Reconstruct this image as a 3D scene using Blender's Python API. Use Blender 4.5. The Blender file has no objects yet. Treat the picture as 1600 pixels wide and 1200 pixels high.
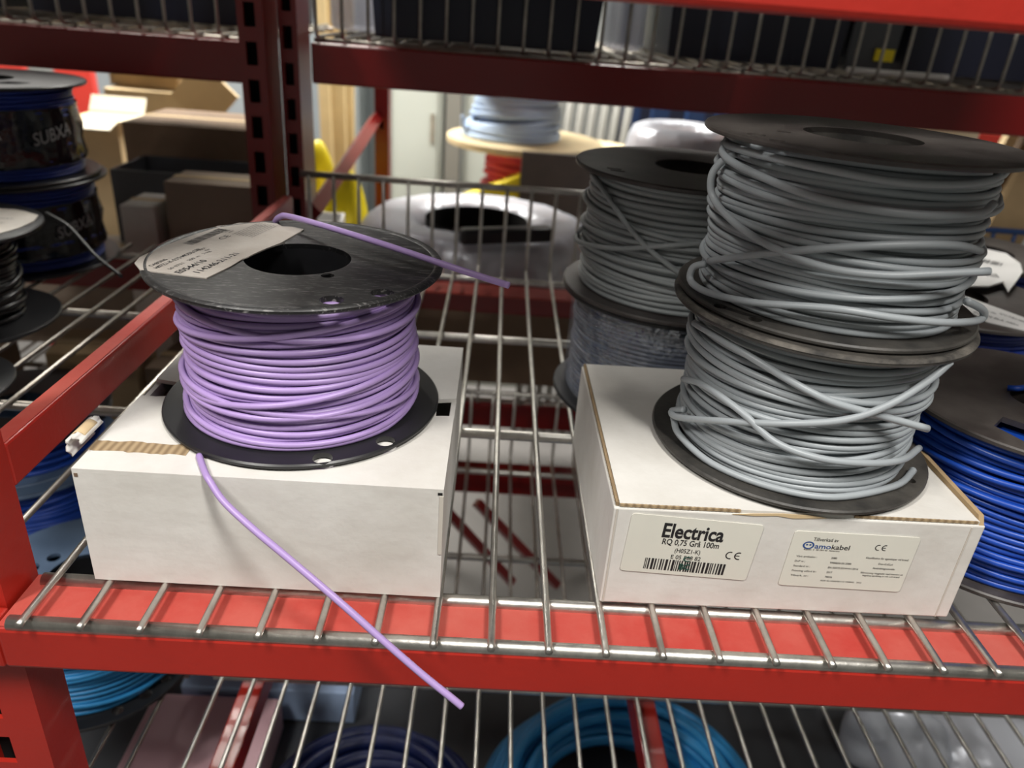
import bpy, bmesh, math, random
import numpy as np
from mathutils import Vector, Matrix
PI = math.pi
U = 0.028            # one mesh pitch of the wire deck, in metres; all layout below is in this unit
SC = bpy.context.scene
C = SC.collection

# ------------------------------------------------------------------ camera
CX, CY, CZ, YAW, PIT, ROL, FPX = 7.630, -9.812, 9.839, 0.0378, 0.4583, 0.0792, 1185.54
def cam_axes():
    fwd = Vector((math.sin(YAW)*math.cos(PIT), math.cos(YAW)*math.cos(PIT), -math.sin(PIT)))
    right = Vector((math.cos(YAW), -math.sin(YAW), 0)); up = right.cross(fwd)
    c, s = math.cos(ROL), math.sin(ROL)
    return c*right+s*up, -s*right+c*up, fwd
RT, UP, FW = cam_axes()
cam = bpy.data.objects.new('camera', bpy.data.cameras.new('camera')); C.objects.link(cam)
m4 = Matrix.Identity(4)
for i in range(3):
    m4[i][0], m4[i][1], m4[i][2] = RT[i], UP[i], -FW[i]
m4[0][3], m4[1][3], m4[2][3] = CX*U, CY*U, CZ*U
cam.matrix_world = m4
cam.data.sensor_width = 36; cam.data.lens = FPX*36/1600
cam.data.clip_start = 0.01; cam.data.clip_end = 60
cam.data.dof.use_dof = True; cam.data.dof.focus_distance = 0.385; cam.data.dof.aperture_fstop = 7.5
SC.camera = cam
# ------------------------------------------------------------------ world, lights, exposure
w = bpy.data.worlds.new('world'); SC.world = w; w.use_nodes = True
w.node_tree.nodes['Background'].inputs[0].default_value = (0.72, 0.8, 0.95, 1)
w.node_tree.nodes['Background'].inputs[1].default_value = 0.35
def area(name, loc, target, sx, sy, power, col=(1, .97, .92)):
    l = bpy.data.lights.new(name, 'AREA'); l.shape = 'RECTANGLE'; l.size = sx*U; l.size_y = sy*U
    l.energy = power; l.color = col
    o = bpy.data.objects.new(name, l); C.objects.link(o); o.location = Vector(loc)*U
    o.rotation_euler = (Vector(target)-Vector(loc)).to_track_quat('-Z', 'Y').to_euler(); return o
area('ceiling_tube_light', (-16, -20, 46), (-16+3, -16, 0), 5, 16, 20.5)
area('ceiling_tube_light', (22, -24, 46), (18, -18, 0), 5, 16, 20.5)
area('ceiling_panel_light', (5, 62, 52), (5, 60, 0), 90, 14, 105, (1, .97, .9))
area('ceiling_panel_light', (-30, 62, 52), (-26, 54, 0), 14, 40, 60, (1, .97, .9))
SC.view_settings.view_transform = 'Standard'; SC.view_settings.look = 'None'
SC.view_settings.exposure = 0.0; SC.view_settings.gamma = 1; SC.view_settings.use_curve_mapping = False

# ------------------------------------------------------------------ layout helpers (a pixel of the photo + a plane = a point of the place)
def ray(px, py): return RT*((px-800)/FPX)+UP*((600-py)/FPX)+FW
def at(px, py, **k):
    d = ray(px, py); a, v = list(k.items())[0]; i = 'xyz'.index(a); o = Vector((CX, CY, CZ))
    return o+d*((v-o[i])/d[i])
def on_cyl(px, py, c, r):
    d = ray(px, py); a = d.x**2+d.y**2; ox, oy = CX-c[0], CY-c[1]
    b = 2*(ox*d.x+oy*d.y); q = ox*ox+oy*oy-r*r; D = b*b-4*a*q
    t = (-b-math.sqrt(D))/(2*a) if D > 0 else -b/(2*a)
    return Vector((CX, CY, CZ))+d*t

# ------------------------------------------------------------------ materials
def mat(name, col, rough=.5, metal=0, noise=0, nscale=20, col2=None, bump=0, bscale=80, trans=0, alpha=1, coat=0, spec=.5):
    m = bpy.data.materials.new(name); m.use_nodes = True; nt = m.node_tree; b = nt.nodes['Principled BSDF']
    b.inputs['Base Color'].default_value = (*col, 1); b.inputs['Roughness'].default_value = rough
    b.inputs['Metallic'].default_value = metal; b.inputs['Transmission Weight'].default_value = trans
    b.inputs['Alpha'].default_value = alpha; b.inputs['Coat Weight'].default_value = coat
    b.inputs['Specular IOR Level'].default_value = spec
    tc = nt.nodes.new('ShaderNodeTexCoord')
    if noise or col2:
        n = nt.nodes.new('ShaderNodeTexNoise'); n.inputs['Scale'].default_value = nscale; n.inputs['Detail'].default_value = 6
        n.inputs['Roughness'].default_value = .65
        r = nt.nodes.new('ShaderNodeValToRGB'); r.color_ramp.elements[0].position = .35; r.color_ramp.elements[1].position = .7
        c2 = col2 or tuple(c*(1-noise) for c in col)
        r.color_ramp.elements[0].color = (*col, 1); r.color_ramp.elements[1].color = (*c2, 1)
        nt.links.new(tc.outputs['Object'], n.inputs['Vector']); nt.links.new(n.outputs['Fac'], r.inputs[0])
        nt.links.new(r.outputs[0], b.inputs['Base Color'])
    if bump:
        n = nt.nodes.new('ShaderNodeTexNoise'); n.inputs['Scale'].default_value = bscale; n.inputs['Detail'].default_value = 4
        bp = nt.nodes.new('ShaderNodeBump'); bp.inputs['Strength'].default_value = bump; bp.inputs['Distance'].default_value = .002
        nt.links.new(tc.outputs['Object'], n.inputs['Vector']); nt.links.new(n.outputs['Fac'], bp.inputs['Height'])
        nt.links.new(bp.outputs[0], b.inputs['Normal'])
    return m
def scratch(m, amount=.5, scale=60, col=(.35, .34, .33)):
    """thin pale scratches over a plastic"""
    nt = m.node_tree; b = nt.nodes['Principled BSDF']; tc = nt.nodes.new('ShaderNodeTexCoord')
    prev = b.inputs['Base Color'].links[0].from_socket if b.inputs['Base Color'].links else None
    base = tuple(b.inputs['Base Color'].default_value)
    acc = None
    for k, rz in enumerate((.4, 1.2, 1.9, 2.6)):
        mp = nt.nodes.new('ShaderNodeMapping'); mp.inputs['Rotation'].default_value = (0, 0, rz); mp.inputs['Scale'].default_value = (scale*1.0, scale*16, scale*4)
        n = nt.nodes.new('ShaderNodeTexNoise'); n.inputs['Scale'].default_value = 1; n.inputs['Detail'].default_value = 3; n.inputs['Distortion'].default_value = .6
        r = nt.nodes.new('ShaderNodeValToRGB'); r.color_ramp.elements[0].position = .645; r.color_ramp.elements[1].position = .70
        r.color_ramp.elements[0].color = (0, 0, 0, 1); r.color_ramp.elements[1].color = (amount,)*3+(1,)
        nt.links.new(tc.outputs['Object'], mp.inputs[0]); nt.links.new(mp.outputs[0], n.inputs['Vector']); nt.links.new(n.outputs['Fac'], r.inputs[0])
        if acc is None: acc = r.outputs[0]
        else:
            a = nt.nodes.new('ShaderNodeMath'); a.operation = 'MAXIMUM'; nt.links.new(acc, a.inputs[0]); nt.links.new(r.outputs[0], a.inputs[1]); acc = a.outputs[0]
    mx = nt.nodes.new('ShaderNodeMixRGB'); mx.inputs[1].default_value = base; mx.inputs[2].default_value = (*col, 1)
    if prev: nt.links.new(prev, mx.inputs[1])
    nt.links.new(acc, mx.inputs[0]); nt.links.new(mx.outputs[0], b.inputs['Base Color'])
    return m
def stripes(name, c1, c2, scale, rough=.8):
    m = mat(name, c1, rough); nt = m.node_tree; b = nt.nodes['Principled BSDF']; tc = nt.nodes.new('ShaderNodeTexCoord')
    wv = nt.nodes.new('ShaderNodeTexWave'); wv.inputs['Scale'].default_value = scale; wv.inputs['Distortion'].default_value = 1.5
    r = nt.nodes.new('ShaderNodeValToRGB'); r.color_ramp.elements[0].color = (*c1, 1); r.color_ramp.elements[1].color = (*c2, 1)
    nt.links.new(tc.outputs['Object'], wv.inputs['Vector']); nt.links.new(wv.outputs['Fac'], r.inputs[0]); nt.links.new(r.outputs[0], b.inputs['Base Color'])
    return m
M = {}
M['red'] = mat('red_paint', (.43, .02, .011), .38, noise=.2, nscale=6, bump=.08, bscale=300, coat=.12)
M['red_dusty'] = mat('dusty_red_paint', (.42, .035, .025), .65, col2=(.48, .10, .075), nscale=14, bump=.1, bscale=200)
M['red_dark'] = mat('red_paint_shaded', (.21, .005, .005), .33, noise=.15, nscale=5)  # rack red with the shade of the rear parts put into the colour
M['zinc'] = mat('galvanised_wire', (.70, .68, .63), .40, 1, noise=.35, nscale=60, bump=.1, bscale=200)
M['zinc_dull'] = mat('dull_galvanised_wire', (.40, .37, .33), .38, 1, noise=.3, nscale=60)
M['black'] = scratch(mat('black_plastic', (.012, .012, .013), .42, col2=(.03, .029, .028), nscale=30), .6, 90)
M['black_clean'] = mat('smooth_black_plastic', (.011, .011, .013), .36, col2=(.02, .02, .021), nscale=18)
M['black_dusty'] = mat('dusty_black_plastic', (.018, .017, .016), .48, col2=(.085, .078, .068), nscale=22, bump=.15, bscale=150)
M['black_brown'] = mat('brownish_black_plastic', (.026, .02, .019), .40, col2=(.10, .088, .08), nscale=16)
M['rim_worn'] = mat('worn_flange_rim', (.022, .02, .018), .75, col2=(.15, .135, .115), nscale=50, bump=.5, bscale=200)
M['purple'] = mat('purple_insulation', (.42, .29, .59), .38)
M['grey'] = mat('grey_insulation', (.345, .375, .395), .40)
M['grey_b'] = mat('grey_cable_insulation', (.31, .335, .34), .45)
M['grey_dk'] = mat('dark_grey_cable', (.13, .15, .19), .35)
M['blue'] = mat('blue_insulation', (.008, .06, .38), .38)
M['blue_dk'] = mat('dark_blue_insulation', (.012, .035, .24), .4)
M['navy'] = mat('navy_cable', (.008, .018, .10), .4)
M['sky'] = mat('light_blue_cable', (.03, .28, .62), .4)
M['sky_pale'] = mat('pale_blue_cable', (.42, .55, .75), .5)
M['blackwire'] = mat('black_insulation', (.01, .01, .011), .25)
M['film_black'] = mat('black_printed_film', (.006, .006, .008), .12, bump=.9, bscale=45)
M['pinkwire'] = mat('pink_red_cable', (.75, .09, .15), .5)
M['bluegrey'] = mat('blue_grey_plastic', (.13, .20, .32), .5, noise=.3, nscale=12)
M['white_card'] = mat('white_cardboard', (.74, .725, .69), .75, col2=(.60, .575, .53), nscale=11, bump=.3, bscale=60)
M['card'] = mat('brown_cardboard', (.46, .32, .17), .85, noise=.2, nscale=12)
M['card_pale'] = mat('pale_cardboard', (.66, .50, .29), .85, noise=.15, nscale=10)
M['card_dark'] = mat('dull_brown_cardboard', (.19, .125, .08), .85, noise=.2, nscale=14)
M['card_grey'] = mat('grey_brown_cardboard', (.34, .27, .21), .85, noise=.2, nscale=10)
M['corr'] = stripes('corrugated_edge', (.42, .31, .18), (.24, .165, .09), 80)
M['paper'] = mat('label_paper', (.72, .71, .63), .6, noise=.05, nscale=30)
M['paper_old'] = mat('worn_label_paper', (.60, .56, .51), .75, col2=(.48, .43, .38), nscale=25, bump=.3, bscale=120)
M['paper_white'] = mat('white_paper', (.8, .79, .78), .6)
M['ink'] = mat('black_ink', (.012, .012, .014), .6)
M['ink_blue'] = mat('blue_ink', (.02, .07, .25), .6)
M['ink_green'] = mat('green_ink', (.01, .07, .05), .6)
M['ink_white'] = mat('white_ink', (.25, .25, .25), .5)
M['hollow'] = mat('dark_slot', (.004, .003, .003), .9)  # near-black standing in for the shade inside slots and openings
M['stain'] = mat('faint_stain', (.55, .51, .45), .9)
M['binblue'] = mat('navy_plastic_bin', (.005, .007, .022), .45, noise=.2, nscale=6)
M['bingrey'] = mat('grey_plastic', (.075, .08, .09), .45, noise=.2, nscale=8)
M['wood'] = mat('pale_plywood', (.70, .56, .34), .7, noise=.2, nscale=10)
M['woodstick'] = mat('pine_wood', (.72, .56, .30), .7, noise=.2, nscale=8)
M['yellow'] = mat('yellow_plastic', (.85, .68, .01), .4, bump=.8, bscale=25)
M['steelgreen'] = mat('grey_green_steel', (.46, .49, .45), .5, noise=.06, nscale=3)
M['steelgrey'] = mat('grey_steel', (.26, .29, .31), .45, noise=.1, nscale=3)
M['pipe'] = mat('grey_pipe', (.2, .195, .175), .4)
M['boarddark'] = mat('dark_brown_board', (.075, .055, .045), .5, noise=.4, nscale=10)
M['cream'] = mat('cream_board', (.80, .73, .58), .6)
M['redbright'] = mat('bright_red_paint', (.65, .05, .035), .45)
M['blueframe'] = mat('blue_painted_steel', (.008, .03, .10), .45)
M['paleblue'] = mat('pale_blue_plastic', (.38, .50, .72), .5)
M['palepink'] = mat('pale_pink_plastic', (.72, .45, .50), .5)
M['floor'] = mat('concrete_floor', (.2, .19, .185), .6, noise=.3, nscale=3)
M['wall'] = mat('painted_wall', (.34, .35, .34), .8, noise=.06, nscale=2)
M['ceil'] = mat('ceiling_paint', (.42, .42, .40), .9)
def film(name, tint, rough=.12, opac=.25, bscale=30, diff=.35):
    m = bpy.data.materials.new(name); m.use_nodes = True; nt = m.node_tree; nt.nodes.clear()
    out = nt.nodes.new('ShaderNodeOutputMaterial'); tr = nt.nodes.new('ShaderNodeBsdfTransparent'); tr.inputs[0].default_value = (*tint, 1)
    gl = nt.nodes.new('ShaderNodeBsdfGlossy'); gl.inputs['Roughness'].default_value = rough; gl.inputs['Color'].default_value = (.9, .93, 1, 1)
    df = nt.nodes.new('ShaderNodeBsdfDiffuse'); df.inputs[0].default_value = (.75, .78, .85, 1)
    m1 = nt.nodes.new('ShaderNodeMixShader'); m1.inputs[0].default_value = diff
    m2 = nt.nodes.new('ShaderNodeMixShader'); m2.inputs[0].default_value = opac
    tc = nt.nodes.new('ShaderNodeTexCoord'); n = nt.nodes.new('ShaderNodeTexNoise'); n.inputs['Scale'].default_value = bscale; n.inputs['Detail'].default_value = 3
    bp = nt.nodes.new('ShaderNodeBump'); bp.inputs['Strength'].default_value = .8; bp.inputs['Distance'].default_value = .01
    L = nt.links.new; L(tc.outputs['Object'], n.inputs[0]); L(n.outputs['Fac'], bp.inputs['Height']); L(bp.outputs[0], gl.inputs['Normal']); L(bp.outputs[0], df.inputs['Normal'])
    L(gl.outputs[0], m1.inputs[1]); L(df.outputs[0], m1.inputs[2]); L(tr.outputs[0], m2.inputs[1]); L(m1.outputs[0], m2.inputs[2]); L(m2.outputs[0], out.inputs[0])
    return m
M['film'] = film('clear_stretch_film', (.95, .96, 1), .12, .26, 60, .12)
M['film_white'] = film('milky_plastic_bag', (.9, .9, .92), .3, .6, 14, .8)

# ------------------------------------------------------------------ mesh builder
class MB:
    def __init__(s): s.v = []; s.f = []; s.n = 0
    def add(s, v, f):
        v = np.asarray(v, float); s.v.append(v); k = s.n
        s.f += [tuple(i+k for i in q) for q in f]; s.n += len(v); return s
    def box(s, x0, y0, z0, x1, y1, z1, rz=0, tilt=None):
        v = [(x, y, z) for z in (z0, z1) for y in (y0, y1) for x in (x0, x1)]
        if rz or tilt is not None:
            c = Vector(((x0+x1)/2, (y0+y1)/2, (z0+z1)/2)); R = (tilt or Matrix.Rotation(rz, 3, 'Z'))
            v = [tuple(R @ (Vector(p)-c)+c) for p in v]
        return s.add(v, [(0, 2, 3, 1), (4, 5, 7, 6), (0, 1, 5, 4), (2, 6, 7, 3), (0, 4, 6, 2), (1, 3, 7, 5)])
    def hexa(s, bot, top):
        """any 4 bottom and 4 top corners, counter-clockwise"""
        return s.add(list(bot)+list(top), [(3, 2, 1, 0), (4, 5, 6, 7), (0, 1, 5, 4), (1, 2, 6, 5), (2, 3, 7, 6), (3, 0, 4, 7)])
    def tube(s, pts, r, n=8, closed=False, taper=None):
        P = np.asarray([tuple(p) for p in pts], float); N = len(P)
        T = (np.roll(P, -1, 0)-np.roll(P, 1, 0)) if closed else np.gradient(P, axis=0)
        T /= np.linalg.norm(T, axis=1)[:, None]+1e-12
        a = np.zeros_like(P)
        u = np.array([0, 0, 1.]) if abs(T[0][2]) < .8 else np.array([0, 1., 0])
        if closed or np.max(np.abs(T[:, 2])) < .8: a[:] = u if abs(u[2]) else (0, 0, 1.)
        else:
            for i in range(N):
                u = u-T[i]*(u@T[i]); u /= np.linalg.norm(u)+1e-12; a[i] = u
        A = np.cross(T, a); A /= np.linalg.norm(A, axis=1)[:, None]+1e-12; B = np.cross(A, T)
        th = np.arange(n)*2*PI/n; rr = np.full(N, r) if taper is None else np.linspace(r, taper, N)
        V = P[:, None, :]+rr[:, None, None]*(np.cos(th)[None, :, None]*A[:, None, :]+np.sin(th)[None, :, None]*B[:, None, :])
        F = []
        for i in range(N if closed else N-1):
            j = (i+1) % N
            for k in range(n):
                l = (k+1) % n; F.append((i*n+k, i*n+l, j*n+l, j*n+k))
        if not closed: F.append(tuple(range(n))[::-1]); F.append(tuple((N-1)*n+k for k in range(n)))
        return s.add(V.reshape(-1, 3), F)
    def bar(s, a, b, r, n=8): return s.tube([a, tuple((Vector(a)+Vector(b))/2), b], r, n)
    def lathe(s, prof, c=(0, 0), n=64, a0=0, a1=2*PI, wob=None):
        full = abs(a1-a0-2*PI) < 1e-6; m = n if full else n+1; V = []
        for i in range(m):
            t = a0+(a1-a0)*i/n
            for j, (r, z) in enumerate(prof):
                k = wob(t, z) if wob else 1
                V.append((c[0]+r*k*math.cos(t), c[1]+r*k*math.sin(t), z))
        p = len(prof); F = []
        for i in range(n):
            j = (i+1) % m
            for k in range(p-1): F.append((i*p+k, j*p+k, j*p+k+1, i*p+k+1))
        return s.add(V, F)
    def plate(s, outer, holes, z0, z1, ch=0):
        """flat plate with holes; outer and holes are xy loops"""
        bm = bmesh.new(); loops = []
        def loop(pts, z):
            vs = [bm.verts.new((x, y, z)) for x, y in pts]; es = [bm.edges.new((vs[i], vs[(i+1) % len(vs)])) for i in range(len(vs))]; return vs, es
        def shrink(pts, d):
            cx = sum(p[0] for p in pts)/len(pts); cy = sum(p[1] for p in pts)/len(pts); o = []
            for x, y in pts:
                L = math.hypot(x-cx, y-cy); o.append((cx+(x-cx)*(L-d)/L, cy+(y-cy)*(L-d)/L))
            return o
        for z in (z1, z0):
            oo = shrink(outer, ch) if ch else outer
            vs, es = loop(oo, z); hs = [loop(h, z) for h in holes]; ee = list(es)
            for h in hs: ee += h[1]
            bmesh.ops.triangle_fill(bm, use_beauty=True, use_dissolve=False, edges=ee)
            loops.append((vs, [h[0] for h in hs]))
        def bridge(a, b):
            for i in range(len(a)):
                j = (i+1) % len(a)
                try: bm.faces.new((a[i], a[j], b[j], b[i]))
                except ValueError: pass
        if ch:
            m1 = [bm.verts.new((x, y, z1-ch)) for x, y in outer]; m0 = [bm.verts.new((x, y, z0+ch)) for x, y in outer]
            bridge(loops[0][0], m1); bridge(m1, m0); bridge(m0, loops[1][0])
        else: bridge(loops[0][0], loops[1][0])
        for a, b in zip(loops[0][1], loops[1][1]): bridge(a, b)
        bmesh.ops.recalc_face_normals(bm, faces=bm.faces[:])
        bm.verts.index_update(); V = [tuple(v.co) for v in bm.verts]; F = [tuple(v.index for v in f.verts) for f in bm.faces]; bm.free()
        return s.add(V, F)
    def xform(s, mtx):
        s.v = [np.array([tuple(mtx @ Vector(p)) for p in a]) for a in s.v]; return s
    def build(s, name, m, parent=None, loc=(0, 0, 0), rot=(0, 0, 0), smooth=False, label=None, bevel=0, angle=None):
        V = np.concatenate(s.v)*U
        me = bpy.data.meshes.new(name); me.from_pydata(V.tolist(), [], s.f); me.materials.append(M[m] if isinstance(m, str) else m)
        if angle is not None:
            bm = bmesh.new(); bm.from_mesh(me)
            for e in bm.edges:
                if len(e.link_faces) == 2 and e.calc_face_angle(0) > angle: e.smooth = False
            bm.to_mesh(me); bm.free(); smooth = True
        if smooth:
            for p in me.polygons: p.use_smooth = True
        me.update()
        o = bpy.data.objects.new(name, me); C.objects.link(o); o.location = Vector(loc)*U; o.rotation_euler = rot
        if parent: o.parent = parent
        if label: o['label'] = label
        if bevel:
            b = o.modifiers.new('bevel', 'BEVEL'); b.width = bevel*U; b.segments = 2; b.limit_method = 'ANGLE'
        return o
def circle(r, n=64, c=(0, 0)): return [(c[0]+r*math.cos(2*PI*i/n), c[1]+r*math.sin(2*PI*i/n)) for i in range(n)]
def thing(name, label, cat, loc=(0, 0, 0), rot=(0, 0, 0), group=None):
    o = bpy.data.objects.new(name, None); C.objects.link(o); o.location = Vector(loc)*U; o.rotation_euler = rot
    o.empty_display_size = .01; return tag(o, label, cat, group)
def tag(o, label, cat, group=None, kind=None):
    o['label'] = label; o['category'] = cat
    if group: o['group'] = group
    if kind: o['kind'] = kind
    return o
def struct(o): o['kind'] = 'structure'; return o
def copy_tree(o, loc, label, group=None):
    r = o.copy(); C.objects.link(r); r.location = Vector(loc)*U; r['label'] = label
    if group: r['group'] = group
    for ch in list(o.children):
        c = ch.copy(); C.objects.link(c); c.parent = r
        for g in list(ch.children):
            d = g.copy(); C.objects.link(d); d.parent = c
    return r
_tc = {}
def text2d(s, bold=0):
    """lettering as flat mesh data: vertices, faces, width (cap height is 1)"""
    k = (s, bold)
    if k in _tc: return _tc[k]
    cu = bpy.data.curves.new('t', 'FONT'); cu.body = s; cu.size = 1; cu.offset = bold; cu.resolution_u = 3
    o = bpy.data.objects.new('t', cu); C.objects.link(o); dg = bpy.context.evaluated_depsgraph_get()
    me = bpy.data.meshes.new_from_object(o.evaluated_get(dg)); 
    V = [(v.co.x/.7, v.co.y/.7) for v in me.vertices]; F = [tuple(p.vertices) for p in me.polygons]
    bpy.data.objects.remove(o); bpy.data.curves.remove(cu); bpy.data.meshes.remove(me)
    xs = [v[0] for v in V] or [0]; _tc[k] = (V, F, min(xs), max(xs)); return _tc[k]
def write(mb, s, x, y, h, place, width=None, bold=0, align='c'):
    """lettering s of cap height h, at local x,y on a surface; place(u,v) gives the 3-D point"""
    V, F, a, b = text2d(s, bold); k = (width/(b-a)) if width else h
    dx = {'c': (a+b)/2, 'l': a, 'r': b}[align]
    mb.add([place(x+(p[0]-dx)*k, y+p[1]*h) for p in V], F)

# ------------------------------------------------------------------ room (the setting)
FZ = -34
struct(MB().box(-110, -80, FZ-1, 120, 110, FZ).build('floor', 'floor'))
struct(MB().box(-110, -80, 62, 120, 110, 63).build('ceiling', 'ceil'))
struct(MB().box(-110, 110, FZ, 120, 111, 62).build('wall_back', 'wall'))
struct(MB().box(-110, -81, FZ, 120, -80, 62).build('wall_front', 'wall'))
struct(MB().box(-111, -80, FZ, -110, 110, 62).build('wall_left', 'wall'))
struct(MB().box(120, -80, FZ, 121, 110, 62).build('wall_right', 'wall'))

# ------------------------------------------------------------------ racking
WR = .07; RR = .135       # wire and rod radius
RODS = (.15, 1.25, 7.6, 14.0, 20.2)
def wire_deck(x0, n, z, y0, label, panel=True, rods=RODS, D=21.16, rise=3.44, m='zinc', flip=False, group=None):
    """deck of front-to-back wires welded on cross rods, bent up at the back into an upright grid; z = top of the rods"""
    t = thing('wire_shelf_deck', label, 'wire deck', (x0, y0, z), group=group)
    w = MB()
    for k in range(n):
        if flip:    # bent up at the near edge
            pts = [(k, 0, rise), (k, 0, rise*.5), (k, 0, .35), (k, .12, .12), (k, .4, WR), (k, 6, WR), (k, D-.3, WR)]
        elif panel: pts = [(k, -.12, WR), (k, 0, WR), (k, D/2, WR), (k, D-.7, WR), (k, D-.3, .1), (k, D-.06, .35), (k, D, .75), (k, D, rise/2), (k, D, rise)]
        else: pts = [(k, 0, WR), (k, D/2, WR), (k, D, WR)]
        w.tube(pts, WR, 8)
    w.build('wires', m, t, smooth=True)
    for y in rods:
        MB().bar((-.35, y, -RR), (n-.65, y, -RR), RR, 12).build('cross_rod', m, t, smooth=True)
    if panel:
        MB().bar((-.35, D+.16 if not flip else -.16, rise), (n-.65, D+.16 if not flip else -.16, rise), .13, 10).build('top_rail', m, t, smooth=True)
    return t
dA = wire_deck(0, 27, -WR*2, 0, 'galvanised wire deck under the purple and the grey cable spools', m='zinc')
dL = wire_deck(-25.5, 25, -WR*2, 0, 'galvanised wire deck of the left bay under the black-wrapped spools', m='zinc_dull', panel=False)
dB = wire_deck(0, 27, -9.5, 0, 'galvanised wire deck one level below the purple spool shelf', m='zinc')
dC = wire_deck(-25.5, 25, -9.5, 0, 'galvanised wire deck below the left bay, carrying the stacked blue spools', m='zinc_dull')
# beams of our rack
def beam(x0, x1, y0, y1, z0, z1, label, m='red', ledge=True, plates=(), top=None):
    t = thing('rack_beam', label, 'rack beam', ((x0+x1)/2, y0, z0)); cx = (x0+x1)/2
    d = y1-y0; h = z1-z0
    MB().box(x0-cx, 0, 0, x1-cx, d, h).build('beam_profile', m, t, bevel=.08)
    if top: MB().box(x0-cx+.05, .1, h, x1-cx-.05, d-.08, h+.015).build('dusty_top', top, t)
    for px in plates: MB().box(px-cx, -.08, -.25, px-cx+1.35, .35, h+.3).build('end_bracket', m, t, bevel=.06)
    return t
FB = beam(-.55, 27, .02, 1.42, -1.24, -.31, 'bright red front beam under the wire deck of the white boxes')
MB().box(-13.75, .06, .93, 13.75, 1.38, .945).build('dusty_top', 'red_dusty', FB)
MB().box(-15.3, 0, -.0, -13.77, .48, .98).build('end_bracket', 'red', FB, bevel=.05)
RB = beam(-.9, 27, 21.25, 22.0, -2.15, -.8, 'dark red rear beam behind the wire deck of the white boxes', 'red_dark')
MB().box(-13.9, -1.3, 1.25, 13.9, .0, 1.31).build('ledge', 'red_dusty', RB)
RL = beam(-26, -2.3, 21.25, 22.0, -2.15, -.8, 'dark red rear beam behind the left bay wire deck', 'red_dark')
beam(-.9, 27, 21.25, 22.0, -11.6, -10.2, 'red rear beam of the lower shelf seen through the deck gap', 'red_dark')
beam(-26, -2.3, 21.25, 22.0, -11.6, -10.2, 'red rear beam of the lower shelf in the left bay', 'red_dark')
MB_ = beam(2, 30, -.5, .6, 10.0, 11.35, 'pinkish red front beam crossing the top right corner', 'red', plates=())
beam(-26, -2.2, -.2, .45, -1.27, -.52, 'red front beam of the left bay beyond the slotted post')
# side beam running front to back
sb = thing('rack_side_rail', 'red side rail running from front post back to the double post', 'rack rail', (-.8, 1.5, 1.6))
MB().box(-.2, 0, 0, .2, 19.4, .88).build('rail_profile', 'red', sb, bevel=.05)
MB().box(-.16, .05, .88, .16, 19.3, .893).build('dusty_top', 'red_dusty', sb)
for sx, lb in ((.8, 'front-to-back red support bar under the lower deck, near the left'), (13.4, 'front-to-back red support bar under the lower deck, right of the blue coil')):
    tag(MB().box(-.35, 0, -.9, .35, 21, 0).build('support_bar', 'red', None, (sx, .3, -10.0), bevel=.05), lb, 'support bar')
# slotted posts
def post(name, x0, x1, y0, y1, z0, z1, label, rows, pitch, sw, sh, zoff, m='red', slant=0):
    t = thing(name, label, 'rack post', ((x0+x1)/2, y0, z0)); cx = (x0+x1)/2; H = z1-z0; W = x1-x0; D = y1-y0
    xo = rows[0]; f = MB().box(-W/2, 0, 0, xo-sw/2, .1, H).box(xo+sw/2, 0, 0, W/2, .1, H); z = zoff; zp = 0
    while z+sh < H:
        f.box(xo-sw/2, 0, zp, xo+sw/2, .1, z); zp = z+sh; z += pitch
    f.box(xo-sw/2, 0, zp, xo+sw/2, .1, H).build('slotted_face', m, t)
    MB().box(W/2-.08, .1, 0, W/2, D, H).box(-W/2, .1, 0, -W/2+.08, D, H).build('side_flanges', m, t)
    MB().box(-W/2+.08, D*.4, 0, W/2-.08, D*.4+.05, H).build('slot_shade', 'hollow', t)  # black sheet standing in for the shade inside the post
    return t
post('rack_post', -1.95, -.6, .52, 1.48, -34, 14, 'red slotted rack post at the bottom left corner, front of the side rail', (-.28,), 1.27, .5, .75, .35)
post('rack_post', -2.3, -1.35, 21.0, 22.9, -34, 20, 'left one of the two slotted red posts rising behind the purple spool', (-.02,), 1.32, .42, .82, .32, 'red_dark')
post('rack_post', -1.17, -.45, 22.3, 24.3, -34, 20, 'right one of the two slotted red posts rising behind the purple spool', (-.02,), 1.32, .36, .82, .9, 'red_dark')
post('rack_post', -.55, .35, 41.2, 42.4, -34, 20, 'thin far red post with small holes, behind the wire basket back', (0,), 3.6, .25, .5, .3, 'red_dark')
# rear rack (back to back with ours)
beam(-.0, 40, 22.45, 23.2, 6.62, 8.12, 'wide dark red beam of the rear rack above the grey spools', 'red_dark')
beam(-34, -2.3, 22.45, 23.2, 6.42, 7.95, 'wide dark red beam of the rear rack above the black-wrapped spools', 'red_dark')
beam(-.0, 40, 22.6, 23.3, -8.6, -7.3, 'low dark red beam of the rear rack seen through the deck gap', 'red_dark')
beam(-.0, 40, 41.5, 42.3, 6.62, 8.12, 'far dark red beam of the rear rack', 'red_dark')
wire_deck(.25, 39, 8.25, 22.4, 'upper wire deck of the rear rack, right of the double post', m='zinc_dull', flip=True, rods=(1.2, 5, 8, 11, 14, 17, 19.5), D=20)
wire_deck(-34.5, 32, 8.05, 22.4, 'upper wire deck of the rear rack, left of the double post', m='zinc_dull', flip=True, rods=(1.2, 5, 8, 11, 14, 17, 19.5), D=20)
wire_deck(.25, 39, -7.2, 22.4, 'low wire deck of the rear rack under the wrapped coils', panel=False, m='zinc_dull', rods=(.5, 5, 10, 15, 19.5), D=20)
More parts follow.
